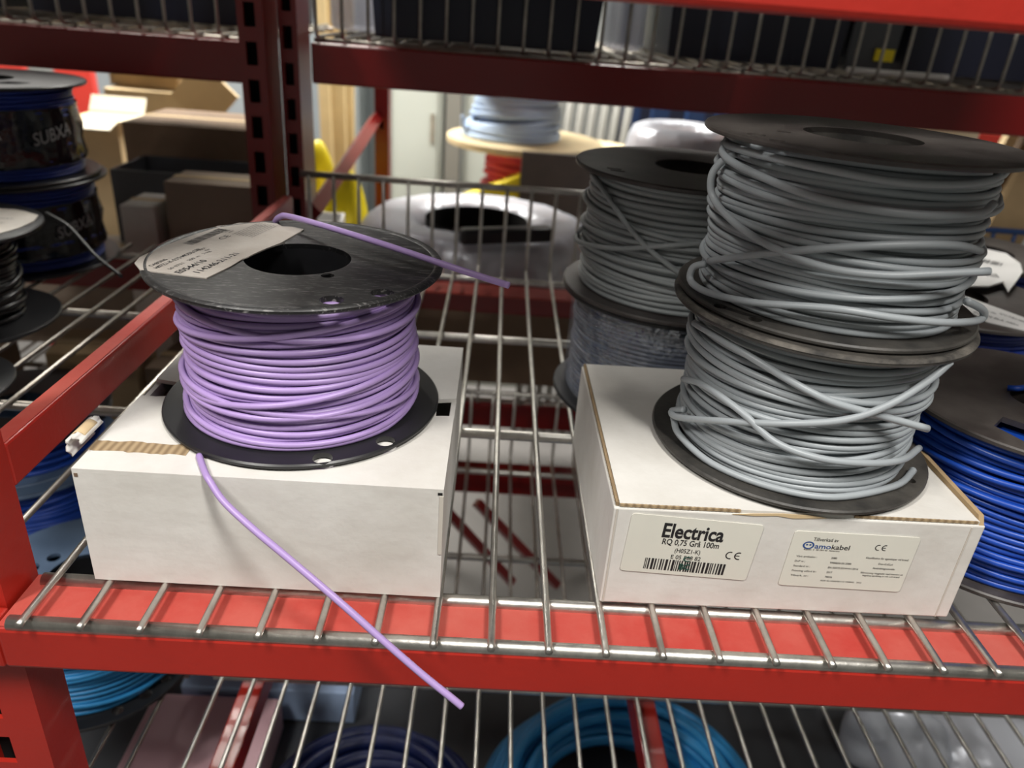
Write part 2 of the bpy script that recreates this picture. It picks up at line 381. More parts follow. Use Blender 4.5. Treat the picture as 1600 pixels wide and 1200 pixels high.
wire_deck(-34.5, 32, -7.2, 22.4, 'low wire deck of the rear rack under the cardboard boxes', panel=False, m='zinc_dull', rods=(.5, 5, 10, 15, 19.5), D=20)
tag(MB().tube([(-.45, 23.4, 1.2), (-.45, 32, 2.0), (-.45, 41.2, 2.95)], .42, 4).build('rack_brace', 'red_dark', None), 'slanted red brace bar of the rear rack behind the double post', 'rack brace')
# third level with boxes
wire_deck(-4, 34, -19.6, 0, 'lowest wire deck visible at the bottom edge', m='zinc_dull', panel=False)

# ------------------------------------------------------------------ spools
def winding(Rw, z0, z1, r, seed, amp=.12, n_over=6, over_amp=.3, fill=True, nseg=72, sides=8, band=1.0):
    rnd = random.Random(seed); mb = MB(); th = np.linspace(0, 2*PI, nseg, endpoint=False)
    N = int((z1-z0)/(2*r*band)); st = (z1-z0-2*r)/max(N-1, 1); ph = rnd.uniform(0, 6)
    for lay in ((1, 0) if fill else (0,)):
        for i in range(N):
            zi = z0+r+i*st+(st/2 if lay else 0); ph += rnd.uniform(-.35, .35)
            a = amp*(.45+.55*math.sin(i*.7+seed))+rnd.uniform(-.3, .3)*r
            edge = min(zi-z0-r, z1-r-zi); a = math.copysign(min(abs(a), max(edge, 0)+r*.3), a)
            z = np.clip(zi+a*np.sin(th+ph)+.3*r*np.sin(3*th+rnd.uniform(0, 6)), z0+r, z1-r)
            R = Rw-r-lay*r*1.5+.35*r*np.sin(2*th+rnd.uniform(0, 6))+rnd.uniform(-.3, .3)*r
            mb.tube(np.c_[R*np.cos(th), R*np.sin(th), z], r, sides, True)
    for i in range(n_over):
        zi = rnd.uniform(z0+2*r, z1-2*r); a = rnd.uniform(.3, 1)*over_amp*rnd.choice((-1, 1)); p = rnd.uniform(0, 6)
        z = np.clip(zi+a*np.sin(th+p), z0+r, z1-r); R = Rw+.55*r+.3*r*np.sin(2*th+p)
        mb.tube(np.c_[R*np.cos(th), R*np.sin(th), z], r, sides, True)
    mb.lathe([(Rw-r*4, z0), (Rw-r*3, z0+.01), (Rw-r*3, z1-.01), (Rw-r*4, z1)], n=48)
    return mb
def spool(name, label, c, z, H, R, Rw, r, wire_mat, plastic, seed, hole=.97, tf=.1, small_top=(), small_bot=(), amp=.12, n_over=6, over_amp=.3,
          cat='cable spool', group=None, wound=True, windows=(), nseg=72, sides=8, rim=None, rot=0, plastic_bot=None, wlabel=None, zw=None):
    t = thing(name, label, cat, (c[0], c[1], z), (0, 0, rot), group)
    n = 96
    f = MB().plate(circle(R, n), [circle(hole, 48)]+[circle(q[2], 16, q[:2]) for q in small_top]+list(windows), H-tf, H, .03)
    top = f.build('top_flange', plastic, t, angle=.5)
    f = MB().plate(circle(R, n), [circle(hole, 48)]+[circle(q[2], 16, q[:2]) for q in small_bot], 0, tf, .03)
    bot = f.build('bottom_flange', plastic_bot or plastic, t, angle=.5)
    if rim:
        MB().lathe([(R-.16, H), (R-.1, H+.03), (R-.02, H+.02), (R+.01, H-.02)], n=n).build('flange_rim', rim, top, smooth=True)
    MB().lathe([(hole, 0.01), (hole, H-.01), (hole+.08, H-.01), (hole+.08, .01), (hole, .01)], n=48).build('barrel', plastic_bot or plastic, t, angle=.5)
    if wound:
        winding(Rw, tf, (zw or H-tf), r, seed, amp, n_over, over_amp, nseg=nseg, sides=sides).build('wound_cable', wire_mat, t, smooth=True, label=wlabel)
    return t
# --- purple spool
PC = (3.98, 3.95)
pz = 2.43
ps = spool('cable_spool', 'black spool of purple cable on the plain white box', PC, pz, 2.95, 2.69, 2.19, .060, 'purple', 'black', 3,
           small_top=((1.05, -2.05, .2), (1.80, -1.56, .2), (.728, -.857, .12), (-1.5, 1.6, .1)), small_bot=((.857, -2.36, .18), (1.86, -1.66, .18)), amp=.16, n_over=7, over_amp=.35, rim='black', plastic_bot='black_clean')
# its worn label
lab = [(-2.66, -.62), (-2.60, -.95), (-2.36, -1.28), (-1.178, -1.458), (-1.0, -.8), (-.93, -.35), (-.78, .2), (-.64, .6), (-.55, .82), (-.35, 1.9), (-.62, 2.03), (-.84, 2.02), (-1.0, 2.2), (-1.33, 2.25), (-1.5, 2.12), (-1.75, 2.05), (-1.85, 1.85), (-2.08, 1.70), (-2.1, 1.45), (-2.26, 1.05), (-2.4, .6), (-2.52, .15), (-2.6, -.2)]
top = [o for o in ps.children if o.name.startswith('top_flange')][0]
lb = MB().plate(lab, [], 2.952, 2.975).build('paper_label', 'paper_old', top, label='worn off-white paper label printed in black')
flp = MB(); 
for i in range(5):
    a = i/4*1.0; x = -.93+.28*math.sin(a)+.02; zz = 2.975+.1*math.sin(a*2.6)
flap = [(-.95, -.35, 2.97), (-.62, .62, 2.97), (-.42, .70, 3.03), (-.60, .1, 3.08), (-.82, -.3, 3.02)]
MB().add(flap+[(x, y, z-.02) for x, y, z in flap], [(0, 1, 2, 3, 4), (9, 8, 7, 6, 5)]+[(i, (i+1) % 5, (i+1) % 5+5, i+5) for i in range(5)]).build('lifted_flap', 'paper_old', lb)
A = math.radians(76)
def plab(u, v): return (-1.178+u*math.cos(A)-v*math.sin(A), -1.458+u*math.sin(A)+v*math.cos(A), 2.979)
ink = MB()
write(ink, '114246-211-21', .15, .24, .13, plab, 1.25, .02, 'l'); write(ink, 'E0544/10', -.1+.1, .50, .13, plab, .8, .02, 'l')
write(ink, 'H07Z1-K 0,75 MODLCPR', .05, .98, .09, plab, 1.3, .015, 'l'); write(ink, 'CABDNS', .1, 1.13, .08, plab, .45, .01, 'l')
write(ink, '50 0701   200 m   2 kg', .1, .76, .07, plab, 1.2, 0, 'l'); write(ink, 'SUDT', 1.35, .95, .06, plab); write(ink, 'KW', 1.35, .84, .06, plab)
write(ink, 'CE', 2.2, 1.0, .13, plab, .3)
for k in range(7): write(ink, 'kontrolleras for montage av kabel'[k:26+k % 3], 2.95, .85-.0+.07*k-.25, .04, plab, 1.0)
for k in range(5): write(ink, 'artikel', 2.6, 1.15+.08*k, .05, plab)
rnd = random.Random(5); u = 1.5
while u < 2.7:
    q = rnd.choice((.015, .03, .02)); ink.add([plab(u, 1.28), plab(u+q, 1.28), plab(u+q, 1.5), plab(u, 1.5)], [(0, 1, 2, 3)]); u += q+rnd.choice((.015, .03))
ink.build('printed_text', 'ink', lb)
# loose purple ends, part of the spool's own cable
def poly(pts, n=8):
    """Catmull-Rom through the points"""
    P = [Vector(p) for p in pts]; P = [P[0]*2-P[1]]+P+[P[-1]*2-P[-2]]; o = []
    for i in range(1, len(P)-2):
        for k in range(n):
            t = k/n; a, b, c, d = P[i-1:i+3]
            o.append(.5*((2*b)+(c-a)*t+(2*a-5*b+4*c-d)*t*t+(3*b-a-3*c+d)*t**3))
    o.append(P[-2]); return o
def rel(pts, c, z): return [(p[0]-c[0], p[1]-c[1], p[2]-z) for p in pts]
tl = [at(428, 352, y=6.35), at(431, 345, y=6.3), at(437, 339, y=6.2), at(452, 338, y=6.0), at(520, 357, y=5.0), at(600, 382, y=4.2), at(690, 412, y=3.6), at(745, 430, y=3.3), at(795, 446, y=3.0)]
MB().tube(poly(rel([tuple(p) for p in [Vector((tl[0].x, 6.35, 5.2))]+tl], PC, pz)), .062, 10).build('loose_top_end', 'purple', ps, smooth=True)
fw = [at(311, 712, z=2.455), at(316, 727, z=2.455), at(322, 742, z=2.45), at(328, 752, y=.86), at(350, 784, y=.62), at(395, 826, y=.3), at(450, 872, y=.0), at(530, 940, y=-.35), at(600, 1002, y=-.6), at(660, 1054, y=-.8), at(705, 1090, y=-.95), at(722, 1104, y=-1.0)]
MB().tube(poly(rel(fw, PC, pz)), .06, 10).build('loose_lower_end', 'purple', ps, smooth=True)
# --- grey stack on the right box
GC = (13.85, 3.78); GZ = 2.29
gs = spool('cable_spool', 'lower of the two grey cable spools stacked on the labelled white box', GC, GZ, 2.97, 2.72, 2.24, .063, 'grey', 'black_dusty', 11,
           small_top=(), small_bot=((-2.05, .3, .1), (1.9, -1.55, .1)), amp=.24, n_over=4, over_amp=.35, rim='rim_worn')
GC2 = (13.95, 4.05); GZ2 = GZ+2.99
gt = spool('cable_spool', 'upper grey cable spool on top of the other one, nearest the camera', GC2, GZ2, 3.0, 2.72, 2.33, .063, 'grey', 'black_brown', 17,
           small_top=((-2.17, -.95, .16), (-2.0, -1.5, .13), (-1.5, -.3, .12)), small_bot=((-2.27, -1.2, .12), (-1.8, -1.75, .12)), amp=.13, n_over=5, over_amp=.2, plastic_bot='black_dusty', hole=1.0)
def strand(t, c, z, spec, r=.066, name='loose_strand', m='grey'):
    pts = [on_cyl(px, py, c, rr) for px, py, rr in spec]
    for p in pts: p.z = max(p.z, z+.1+r)
    MB().tube(poly(rel(pts, c, z), 6), r, 10).build(name, m, t, smooth=True)
strand(gt, GC2, GZ2, [(1150, 240, 2.35), (1128, 252, 2.5), (1112, 275, 2.62), (1115, 310, 2.55), (1150, 350, 2.5), (1210, 388, 2.5), (1290, 418, 2.5), (1380, 430, 2.52), (1460, 428, 2.62), (1546, 424, 2.9)])
strand(gt, GC2, GZ2, [(1108, 408, 2.52), (1150, 402, 2.5), (1240, 392, 2.5), (1340, 385, 2.5), (1440, 382, 2.5), (1500, 384, 2.48), (1532, 392, 2.44)])
strand(gt, GC2, GZ2, [(1135, 222, 2.42), (1130, 240, 2.5), (1160, 262, 2.5), (1250, 300, 2.5), (1350, 325, 2.5), (1450, 336, 2.5), (1530, 333, 2.5), (1553, 318, 2.5)])
strand(gt, GC2, GZ2, [(1130, 225, 2.45), (1180, 240, 2.5), (1280, 262, 2.48), (1400, 284, 2.48), (1500, 288, 2.5), (1552, 280, 2.55), (1560, 270, 2.5)])
strand(gt, GC2, GZ2, [(1103, 412, 2.5), (1083, 418, 2.66), (1080, 440, 2.68), (1110, 458, 2.6), (1180, 473, 2.52), (1300, 482, 2.5), (1400, 497, 2.52), (1480, 504, 2.6), (1530, 500, 2.7), (1536, 485, 2.7), (1510, 470, 2.55)])
strand(gs, GC, GZ, [(1085, 505, 2.3), (1110, 520, 2.4), (1170, 556, 2.4), (1240, 598, 2.4), (1300, 628, 2.4), (1370, 648, 2.4), (1450, 670, 2.7)])
strand(gs, GC, GZ, [(1070, 640, 2.4), (1050, 642, 2.5), (1060, 652, 2.5), (1130, 658, 2.42), (1230, 662, 2.4), (1320, 656, 2.4), (1390, 632, 2.5), (1450, 595, 2.6), (1485, 565, 2.65)])
strand(gs, GC, GZ, [(1068, 592, 2.35), (1100, 602, 2.4), (1160, 645, 2.4), (1210, 690, 2.4), (1280, 716, 2.4), (1360, 724, 2.4), (1410, 718, 2.36), (1436, 700, 2.2)])
strand(gs, GC, GZ, [(1052, 652, 2.45), (1062, 680, 2.45), (1110, 735, 2.4), (1200, 773, 2.38), (1300, 785, 2.38), (1390, 778, 2.36), (1418, 757, 2.25), (1425, 735, 2.1)])
# --- grey stack behind
K = (12.6, 10.3)
film_sp = spool('cable_spool', 'dark grey cable spool wrapped in clear film, behind the labelled box', K, 0, 3.2, 3.0, 2.62, .06, 'grey_dk', 'black_clean', 21, tf=.12, amp=.05, n_over=0, nseg=56, sides=6)
MB().lathe([(2.66, .14), (2.72, .4), (2.70, 1.5), (2.74, 2.7), (2.68, 3.06)], n=90, wob=lambda t, z: 1+.008*math.sin(9*t+z*3)).build('film_wrap', 'film', film_sp, smooth=True)
kg = spool('cable_spool', 'grey cable spool on the film-wrapped one, half hidden behind the tall grey stack', (12.6, 10.2), 3.22, 3.3, 3.02, 2.62, .07, 'grey_b', 'black_brown', 23, tf=.12, amp=.1, n_over=5, over_amp=.25, nseg=56, sides=6,
      windows=([(-2.3, -1.35), (-1.95, -1.45), (-1.95, -1.33), (-2.3, -1.23)], [(-2.35, -1.1), (-2.0, -1.2), (-2.0, -1.08), (-2.35, -.98)]))
strand(kg, (12.6, 10.2), 3.22, [(925, 272, 2.68), (945, 300, 2.72), (975, 345, 2.72), (1010, 385, 2.72), (1060, 425, 2.72), (1110, 455, 2.68)], r=.065, m='grey_b')
strand(kg, (12.6, 10.2), 3.22, [(912, 355, 2.66), (902, 365, 2.78), (905, 378, 2.8), (960, 388, 2.72), (1040, 384, 2.72), (1120, 378, 2.7)], r=.065, m='grey_b')
# --- blue spools on the right
def q4(pts, z, c): return [(p.x-c[0], p.y-c[1]) for p in [at(x, y, z=z) for x, y in pts]]
BC = (19.15, 4.25)
bl = spool('cable_spool', 'bright blue cable spool with a windowed black flange at the right edge', BC, 0, 3.3, 2.80, 2.55, .066, 'blue', 'black_brown', 31, tf=.12, amp=.08, n_over=5, over_amp=.2, hole=.5,
           windows=(q4([(1553, 665), (1567, 651), (1600, 662), (1650, 676), (1668, 706), (1605, 692)], 3.3, BC),))
MB().lathe([(.6, 3.02), (2.5, 3.02)], n=60).build('blue_layer', 'blue', bl)
MB().tube(rel([at(1574, 606, z=3.36), at(1590, 607, z=3.4), at(1612, 604, z=3.4)], BC, 0), .066, 8).build('cable_end', 'blue', bl, smooth=True)
b2 = spool('cable_spool', 'black flanged blue spool with a white label strip, behind the bright blue spool', (20.6, 10.6), 0, 3.5, 2.9, 2.5, .07, 'blue_dk', 'black_brown', 33, tf=.12, amp=.05, n_over=2, nseg=48, sides=6)
tp = [o for o in b2.children if o.name.startswith('top_flange')][0]
L2 = q4([(1498, 478), (1506, 463), (1600, 497), (1622, 508), (1622, 524), (1600, 517), (1540, 503)], 3.51, (20.6, 10.6))
lb2 = MB().plate(L2, [], 3.505, 3.53).build('paper_label', 'paper_white', tp, label='white paper label strip')
ink = MB()
for k, (a, b) in enumerate((((1520, 480), (1555, 491)), ((1560, 490), (1600, 504)), ((1520, 488), (1590, 509)))):
    pa, pb = at(*a, z=3.535), at(*b, z=3.535); d = (pb-pa); n_ = Vector((-d.y, d.x, 0)).normalized()
    write(ink, 'RQ 0,75 BLA 100m', 0, 0, .14, lambda u, v: tuple(pa+d.normalized()*u+n_*v-Vector((20.6, 10.6, 0))), d.length, 0, 'l')
ink.build('printed_text', 'ink', lb2)
b3 = spool('cable_spool', 'small blue spool with a crumpled barcode label, right of the tall grey stack', (24.2, 15.3), 0, 3.6, 2.6, 2.2, .07, 'blue_dk', 'black_brown', 35, tf=.12, amp=.05, n_over=2, nseg=48, sides=6)
tp = [o for o in b3.children if o.name.startswith('top_flange')][0]
cc = (24.2, 15.3)
L3 = q4([(1496, 430), (1500, 405), (1535, 388), (1572, 396), (1594, 412), (1598, 425), (1590, 437), (1583, 446), (1576, 455), (1568, 440), (1545, 447), (1515, 447)], 3.7, cc)
lb3 = MB().plate(L3, [], 3.66, 3.71).build('paper_label', 'paper_white', tp, label='crumpled white label with two barcodes')
ink = MB(); rnd = random.Random(9)
for (a, b, hh) in (((1531, 403), (1571, 412), .5), ((1538, 425), (1558, 428), .45), ((1513, 415), (1528, 418), .35)):
    pa, pb = at(*a, z=3.72)-Vector((*cc, 0)), at(*b, z=3.72)-Vector((*cc, 0)); d = pb-pa; L = d.length; d.normalize(); n_ = Vector((-d.y, d.x, 0)); u = 0
    while u < L:
        q = rnd.choice((.03, .06, .04)); ink.add([tuple(pa+d*u-n_*hh), tuple(pa+d*(u+q)-n_*hh), tuple(pa+d*(u+q)), tuple(pa+d*u)], [(0, 1, 2, 3)]); u += q+rnd.choice((.03, .06))
ink.build('barcode', 'ink', lb3)
MB().tube(poly(rel([at(1582, 440, z=3.6), at(1584, 460, y=12), at(1586, 480, y=12)], cc, 0)), .05, 8).build('white_tie', 'paper_white', b3, smooth=True)
# --- left bay: two black-wrapped blue spools
LC = (-10.35, 18.6)
def wrapped(label, z, c, seed):
    t = spool('cable_spool', label, c, z, 3.2, 3.25, 2.75, .07, 'blue_dk', 'black_clean', seed, tf=.12, amp=.04, n_over=1, nseg=56, sides=6, hole=1.0,
              windows=([(1.2, -1.6), (1.9, -1.2), (2.1, -.6), (1.3, -.7)],))
    fw_ = MB().lathe([(2.84, .55), (2.90, .7), (2.80, 1.2), (2.86, 1.7), (2.78, 2.3), (2.80, 2.45)], n=100, wob=lambda a, zz: 1+.012*math.sin(14*a+5*zz)+.008*math.sin(31*a)).build('black_film', 'film_black', t, smooth=True, label='glossy black printed film around the cable')
    for a0 in (-1.45, -.62, -2.4):
        ink = MB()
        def cyl(u, v, a0=a0): 
            a = a0+u/2.9; return (2.95*math.cos(a), 2.95*math.sin(a), 1.3+v+.18*u)
        write(ink, 'SUBXA', 0, 0, .42, cyl, 1.5, .01, 'l')
        ink.build('printed_letters', 'ink_white', fw_)
    return t
wrapped('lower black-wrapped blue cable spool on the left bay deck', 0, LC, 41)
wrapped('upper black-wrapped blue cable spool at the left edge, top of its stack', 3.22, (-10.5, 18.5), 43)
nb = spool('cable_spool', 'black cable spool with a white label at the left edge', (-8.75, 12.3), 0, 3.0, 2.72, 1.75, .07, 'blackwire', 'black_clean', 45, tf=.12, amp=.2, n_over=6, nseg=48, sides=6)
tp = [o for o in nb.children if o.name.startswith('top_flange')][0]
L4 = [(2.1, 1.5), (2.35, .8), (2.35, 0), (2.1, -.9), (1.5, -1.7), (.6, -2.2), (-.5, -2.3), (-.5, 1.9), (1.2, 1.95)]
lb4 = MB().plate(L4, [], 3.005, 3.03).build('paper_label', 'paper_old', tp, label='scuffed white paper label')
ink = MB()
for k in range(5): write(ink, 'H07V-K 1,5 SVART', .9, -1.2+k*.5, .12, lambda u, v: (u, v, 3.035), 1.6)
ink.build('printed_text', 'ink', lb4)
spool('cable_spool', 'black flanged spool cut by the left edge below the labelled black spool', (-6.85, 7.75), 0, 3.0, 2.05, 1.5, .07, 'blackwire', 'black_clean', 47, tf=.12, nseg=48, sides=6)
tag(MB().tube(poly([at(72, 333, y=14), at(105, 352, y=13.4), at(130, 378, y=12.8), at(152, 402, y=12.2), at(190, 432, y=11.6)]), .05, 8).build('cable_end', 'ink', None, smooth=True), 'thin dark cable end sticking out right of the labelled black spool', 'cable')
# --- lower deck: stacked blue spools at left, light blue spool, coils
LDZ = -9.3
b5 = (-9.2, 14.4)
spool('cable_spool', 'dark blue spool with blue-grey flanges below the side rail, lower of two', b5, LDZ, 3.1, 3.05, 2.6, .07, 'blue', 'bluegrey', 51, tf=.14, amp=.1, n_over=4, nseg=56, sides=6,
      small_bot=((2.35, -1.6, .2), (1.7, -2.3, .2)), plastic_bot='bluegrey')
t = spool('cable_spool', 'blue spool with blue-grey flanges below the side rail, upper of two', b5, LDZ+3.12, 2.0, 3.05, 2.5, .07, 'blue', 'black_clean', 52, plastic_bot='bluegrey', tf=.4, amp=.2, n_over=6, nseg=56, sides=6)
spool('cable_spool', 'light blue cable spool with blue-grey top flange, lower shelf by the slotted post', (-4.0, 7.9), LDZ, 3.2, 3.0, 2.5, .07, 'sky', 'bluegrey', 53, plastic_bot='black_clean', small_top=tuple((at(a_, b_, z=LDZ+3.2).x+4.0, at(a_, b_, z=LDZ+3.2).y-7.9, .2) for a_, b_ in ((84, 871), (50, 887))), tf=.12, amp=.15, n_over=5, nseg=56, sides=6, small_bot=((2.1, -1.55, .18), (1.55, -2.15, .16), (2.45, -.95, .15)))
def coil(name, label, c, z, R, rb, rw, n, m, seed, tilt=(0, 0, 0), ties=True, group=None):
    rnd = random.Random(seed); mb = MB(); th = np.linspace(0, 2*PI, 80, endpoint=False)
    for i in range(n):
        a = rnd.uniform(0, 6.28); q = rb*math.sqrt(rnd.random()); dr, dz = q*math.cos(a), q*math.sin(a)
        p1, p2 = rnd.uniform(0, 6), rnd.uniform(0, 6)
        Rr = R+dr+.12*rb*np.sin(2*th+p1)+.25*rb*np.sin(th+p2); Z = rb+dz*.9+.15*rb*np.sin(th+p1)
        mb.tube(np.c_[Rr*np.cos(th), Rr*np.sin(th), np.maximum(Z, rw)], rw, 8, True)
    o = mb.build(name, m, None, (c[0], c[1], z), tilt, smooth=True); return tag(o, label, 'cable coil', group)
coil('cable_coil', 'navy cable coil lying below the front beam, bottom centre', (4.8, 5.8), -15.15, 2.8, .95, .24, 30, 'navy', 61)
coil('cable_coil', 'large light blue cable coil at the bottom edge, right of the navy coil', (13.2, 6.6), -15.1, 4.0, .8, .18, 34, 'sky', 62)
# storey under those coils: a sheet shelf board carrying them
tag(MB().box(-7, .5, -.3, 27, 14.5, 0).build('shelf_board', 'bingrey', None, (0, 0, -15.2), bevel=.05), 'dark shelf board beneath the blue coils at the bottom edge', 'shelf board')

# ------------------------------------------------------------------ white boxes
def sheet(mb, pts, n, t):
    """thin panel through 4+ planar points, thickness t along n"""
    P = [Vector(p) for p in pts]; k = len(P); N = Vector(n).normalized()*t
    mb.add([tuple(p) for p in P]+[tuple(p+N) for p in P], [tuple(range(k))[::-1], tuple(range(k, 2*k))]+[(i, (i+1) % k, (i+1) % k+k, i+k) for i in range(k)]); return mb
X0, X1, Y0, Y1, BH = .74, 7.02, 1.03, 7.1, 2.37
lbx = thing('cardboard_box', 'plain white cardboard box with torn lid under the purple spool', 'cardboard box', (X0, Y0, 0))
Wd, Dp = X1-X0, Y1-Y0
MB().box(0, 0, 0, Wd, .1, BH-.071+.0).box(0, Dp-.1, 0, Wd, Dp, BH-.071).box(0, .1, 0, .1, Dp-.1, BH-.071).box(Wd-.1, .1, 0, Wd, Dp-.1, BH-.071).box(.1, .1, 0, Wd-.1, Dp-.1, .1).build('box_walls', 'white_card', lbx)
def lx(px, py, z=BH): p = at(px, py, z=z); return (p.x-X0, p.y-Y0)
outer = [(0, 0), (Wd, 0), (Wd, 2.62), (Wd-.36, 2.58), (Wd-.40, 3.3), (Wd, 3.38), (Wd, Dp), (0, Dp), (0, 3.45), (.35, 3.38), (.62, 3.28), (.58, 2.75), (.3, 2.68), (0, 2.7)]
MB().plate(outer, [], BH-.07, BH+.02).build('lid_panel', 'white_card', lbx)
MB().box(.1, 2.55, BH-.42, .95, 3.6, BH-.36).build('inner_flap', 'card_dark', lbx, label='brown inner flap showing through the left notch')
rag = random.Random(4)
ts = [(-.01+i*.1, .93+rag.uniform(-.03, .03)) for i in range(18)]; ts2 = [(-.01+i*.1, .60+rag.uniform(-.03, .02)) for i in range(18)][::-1]
MB().plate(ts2[::-1]+ts[::-1], [], BH+.02, BH+.03).build('torn_strip', 'corr', lbx, label='bare brown corrugated strip where the paper tore off')
MB().box(Wd-.07, -.015, 1.0, Wd+.0, .0, BH-.12).build('corner_seam', 'stain', lbx)
MB().box(Wd-.10, -.008, BH-.10, Wd-.02, .02, BH-.05).build('corner_slot', 'hollow', lbx, label='dark slot at the front right corner')
MB().box(.03, -.008, BH-.14, .09, .02, BH-.07).build('corner_slot', 'card_dark', lbx, label='small worn brown hole at the front left corner')
cf = MB(); n = 14; V = []
for i in range(n+1):
    a = -1.0+3.6*i/n; rr = .2+.02*math.sin(i*2)
    for j in range(5): V.append((-.16-rr*math.cos(a)*.7, .5+j*.19+.04*math.sin(i*1.7+j*5), BH-.02+rr*math.sin(a)+.12))
F = [(i*5+j, (i+1)*5+j, (i+1)*5+j+1, i*5+j+1) for i in range(n) for j in range(4)]
cfo = cf.add(V, F).build('curled_flap', 'white_card', lbx, smooth=True, label='torn curled flap sticking out at the left')
sm = cfo.modifiers.new('thick', 'SOLIDIFY'); sm.thickness = .05*U; sm.offset = 0
V = [(-.16-.243*math.cos(a)*.7, .66+j*.15, BH+.1+.243*math.sin(a)) for a in np.linspace(.5, 2.4, 10) for j in range(4)]
cfb = MB().add(V, [(i*4+j, (i+1)*4+j, (i+1)*4+j+1, i*4+j+1) for i in range(9) for j in range(3)]).build('bare_patch', 'card_pale', lbx, smooth=True, label='bare brown patch of the curled flap')
sm = cfb.modifiers.new('thick', 'SOLIDIFY'); sm.thickness = .015*U
# right box
RX0, RX1, RY0, RY1, RH = 10.0, 16.72, 1.13, 7.0, 2.21
rb_ = thing('cardboard_box', 'white cardboard box with two printed labels under the grey spools', 'cardboard box', (RX0, RY0, 0), (0, 0, .012))
W2, D2 = RX1-RX0, RY1-RY0
MB().box(0, 0, 0, W2, D2, RH-.06).build('box_body', 'white_card', rb_, bevel=.03)
MB().plate([(.1, .03), (W2-.12, .03), (W2-.12, D2-.02), (.1, D2-.02)], [], RH-.06, RH+.01).build('lid_panel', 'white_card', rb_)
ce = MB(); 
def corr_line(mb, p0, p1, wdt, h, n_):
    p0, p1 = Vector(p0), Vector(p1); d = (p1-p0)/n_; s_ = Vector((-d.y, d.x, 0)).normalized()*wdt
    a = []; 
    for i in range(n_+1):
        k = p0+d*i; o = .012*(1 if i % 2 else -1); a.append((k+s_*(.5+o*8), k-s_*(.5-o*8)))
    for i in range(n_):
        q = [a[i][0], a[i+1][0], a[i+1][1], a[i][1]]; mb.hexa([tuple(v-Vector((0, 0, h))) for v in q], [tuple(v) for v in q])
corr_line(ce, (.06, .05, RH+.025), (.06, D2-.05, RH+.025), .05, .07, 120)
ce.build('corrugated_edge', 'corr', rb_, label='brown corrugated edge along the left side of the lid')
ce = MB(); corr_line(ce, (.1, .03, RH+.015), (2.25, .03, RH+.015), .035, .05, 60); ce.build('corrugated_edge', 'corr', rb_, label='thin brown edge at the front left of the lid')
ce = MB(); corr_line(ce, (4.3, .03, RH+.015), (W2-.15, .03, RH+.015), .025, .05, 60); ce.build('corrugated_edge', 'corr', rb_, label='thin brown edge at the front right of the lid')
fl = MB(); q = []
sheet(fl, [(W2-.12, .0, RH-.1), (W2-.12, D2*.99, RH-.1), (W2-.12, D2*.99, RH+.17), (W2-.12, .12, RH+.10)], (1, 0, 0), .1)
fl.build('side_flap', 'card', rb_, label='raised brown edge of the side flap', bevel=.01)
tr = [(2.1, -.004, RH-.06), (2.5, -.004, RH-.03), (3.0, -.004, RH-.0), (3.5, -.004, RH-.01), (3.8, -.004, RH-.05), (3.2, -.004, RH-.09), (2.9, -.004, RH-.05), (2.5, -.004, RH-.075)]
sheet(MB(), tr, (0, -1, 0), .012).build('torn_edge', 'card_pale', rb_, label='bare brown tear along the front edge')
MB().box(.045, -.012, .02, .075, .0, RH-.08).build('fold_line', 'stain', rb_)
MB().box(W2-.26, -.012, .02, W2-.235, 0, RH-.1).build('fold_line', 'stain', rb_)
def rlabel(pts):
    a = [(p[0]-RX0, p[1]) for p in pts]; out = []
    k = len(a)
    for i in range(k):     # rounded corners
        p, q, r_ = Vector(a[i-1]), Vector(a[i]), Vector(a[(i+1) % k]); e = .07
        A_, B_ = q+(p-q).normalized()*e, q+(r_-q).normalized()*e
        for s_ in (0, .33, .67, 1): out.append((1-s_)**2*A_+2*s_*(1-s_)*q+s_*s_*B_)
    o = sheet(MB(), [(v.x, -.006, v.y) for v in out][::-1], (0, -1, 0), .012).build('paper_label', 'paper', rb_); return o
y_ = -.022
def frame(x0, z0, x1, z1):
    d = Vector((x1-x0, z1-z0)); d.normalize()
    return lambda u, v: (x0-RX0+d.x*u-d.y*v, y_, z0+d.y*u+d.x*v)
la = rlabel([(10.332, 2.068), (12.721, 1.942), (12.64, .682), (10.278, .791)])
la['label'] = 'cream label with the large printed word and the barcode'
fa = frame(10.305, 1.43, 12.68, 1.315)      # mid-line of the label
ink = MB()
write(ink, 'Electrica', 1.17, .195, .30, fa, 1.12, .027); write(ink, 'RQ 0,75 Grå 100m', 1.17, .035, .125, fa, 1.04, .014)
write(ink, '(H05Z1-K)', 1.15, -.13, .095, fa, .47, .006); write(ink, 'E 05 568 82', 1.15, -.275, .09, fa, .55, .006)
rnd = random.Random(2); u = .42
while u < 1.93:
    q = rnd.choice((.014, .028, .042, .02)); ink.add([fa(u, -.55), fa(u+q, -.55), fa(u+q, -.30), fa(u, -.30)], [(0, 1, 2, 3)]); u += q+rnd.choice((.014, .02, .03))
ink.build('printed_text', 'ink', la)
def ce_mark(mb, x, v, h, f):
    r1 = h/2
    for cx, bar_ in ((x, False), (x+h*.95, True)):
        n_ = 20; V = []
        for i in range(n_+1):
            a = math.radians(70+220*i/n_)
            for rr in (r1, r1*.74): V.append(f(cx+rr*math.cos(a), v+rr*math.sin(a)))
        mb.add(V, [(2*i, 2*i+1, 2*i+3, 2*i+2) for i in range(n_)])
        if bar_: mb.add([f(cx-r1*.8, v-.05*h), f(cx+r1*.15, v-.05*h), f(cx+r1*.15, v+.06*h), f(cx-r1*.8, v+.06*h)], [(0, 1, 2, 3)])
    return mb
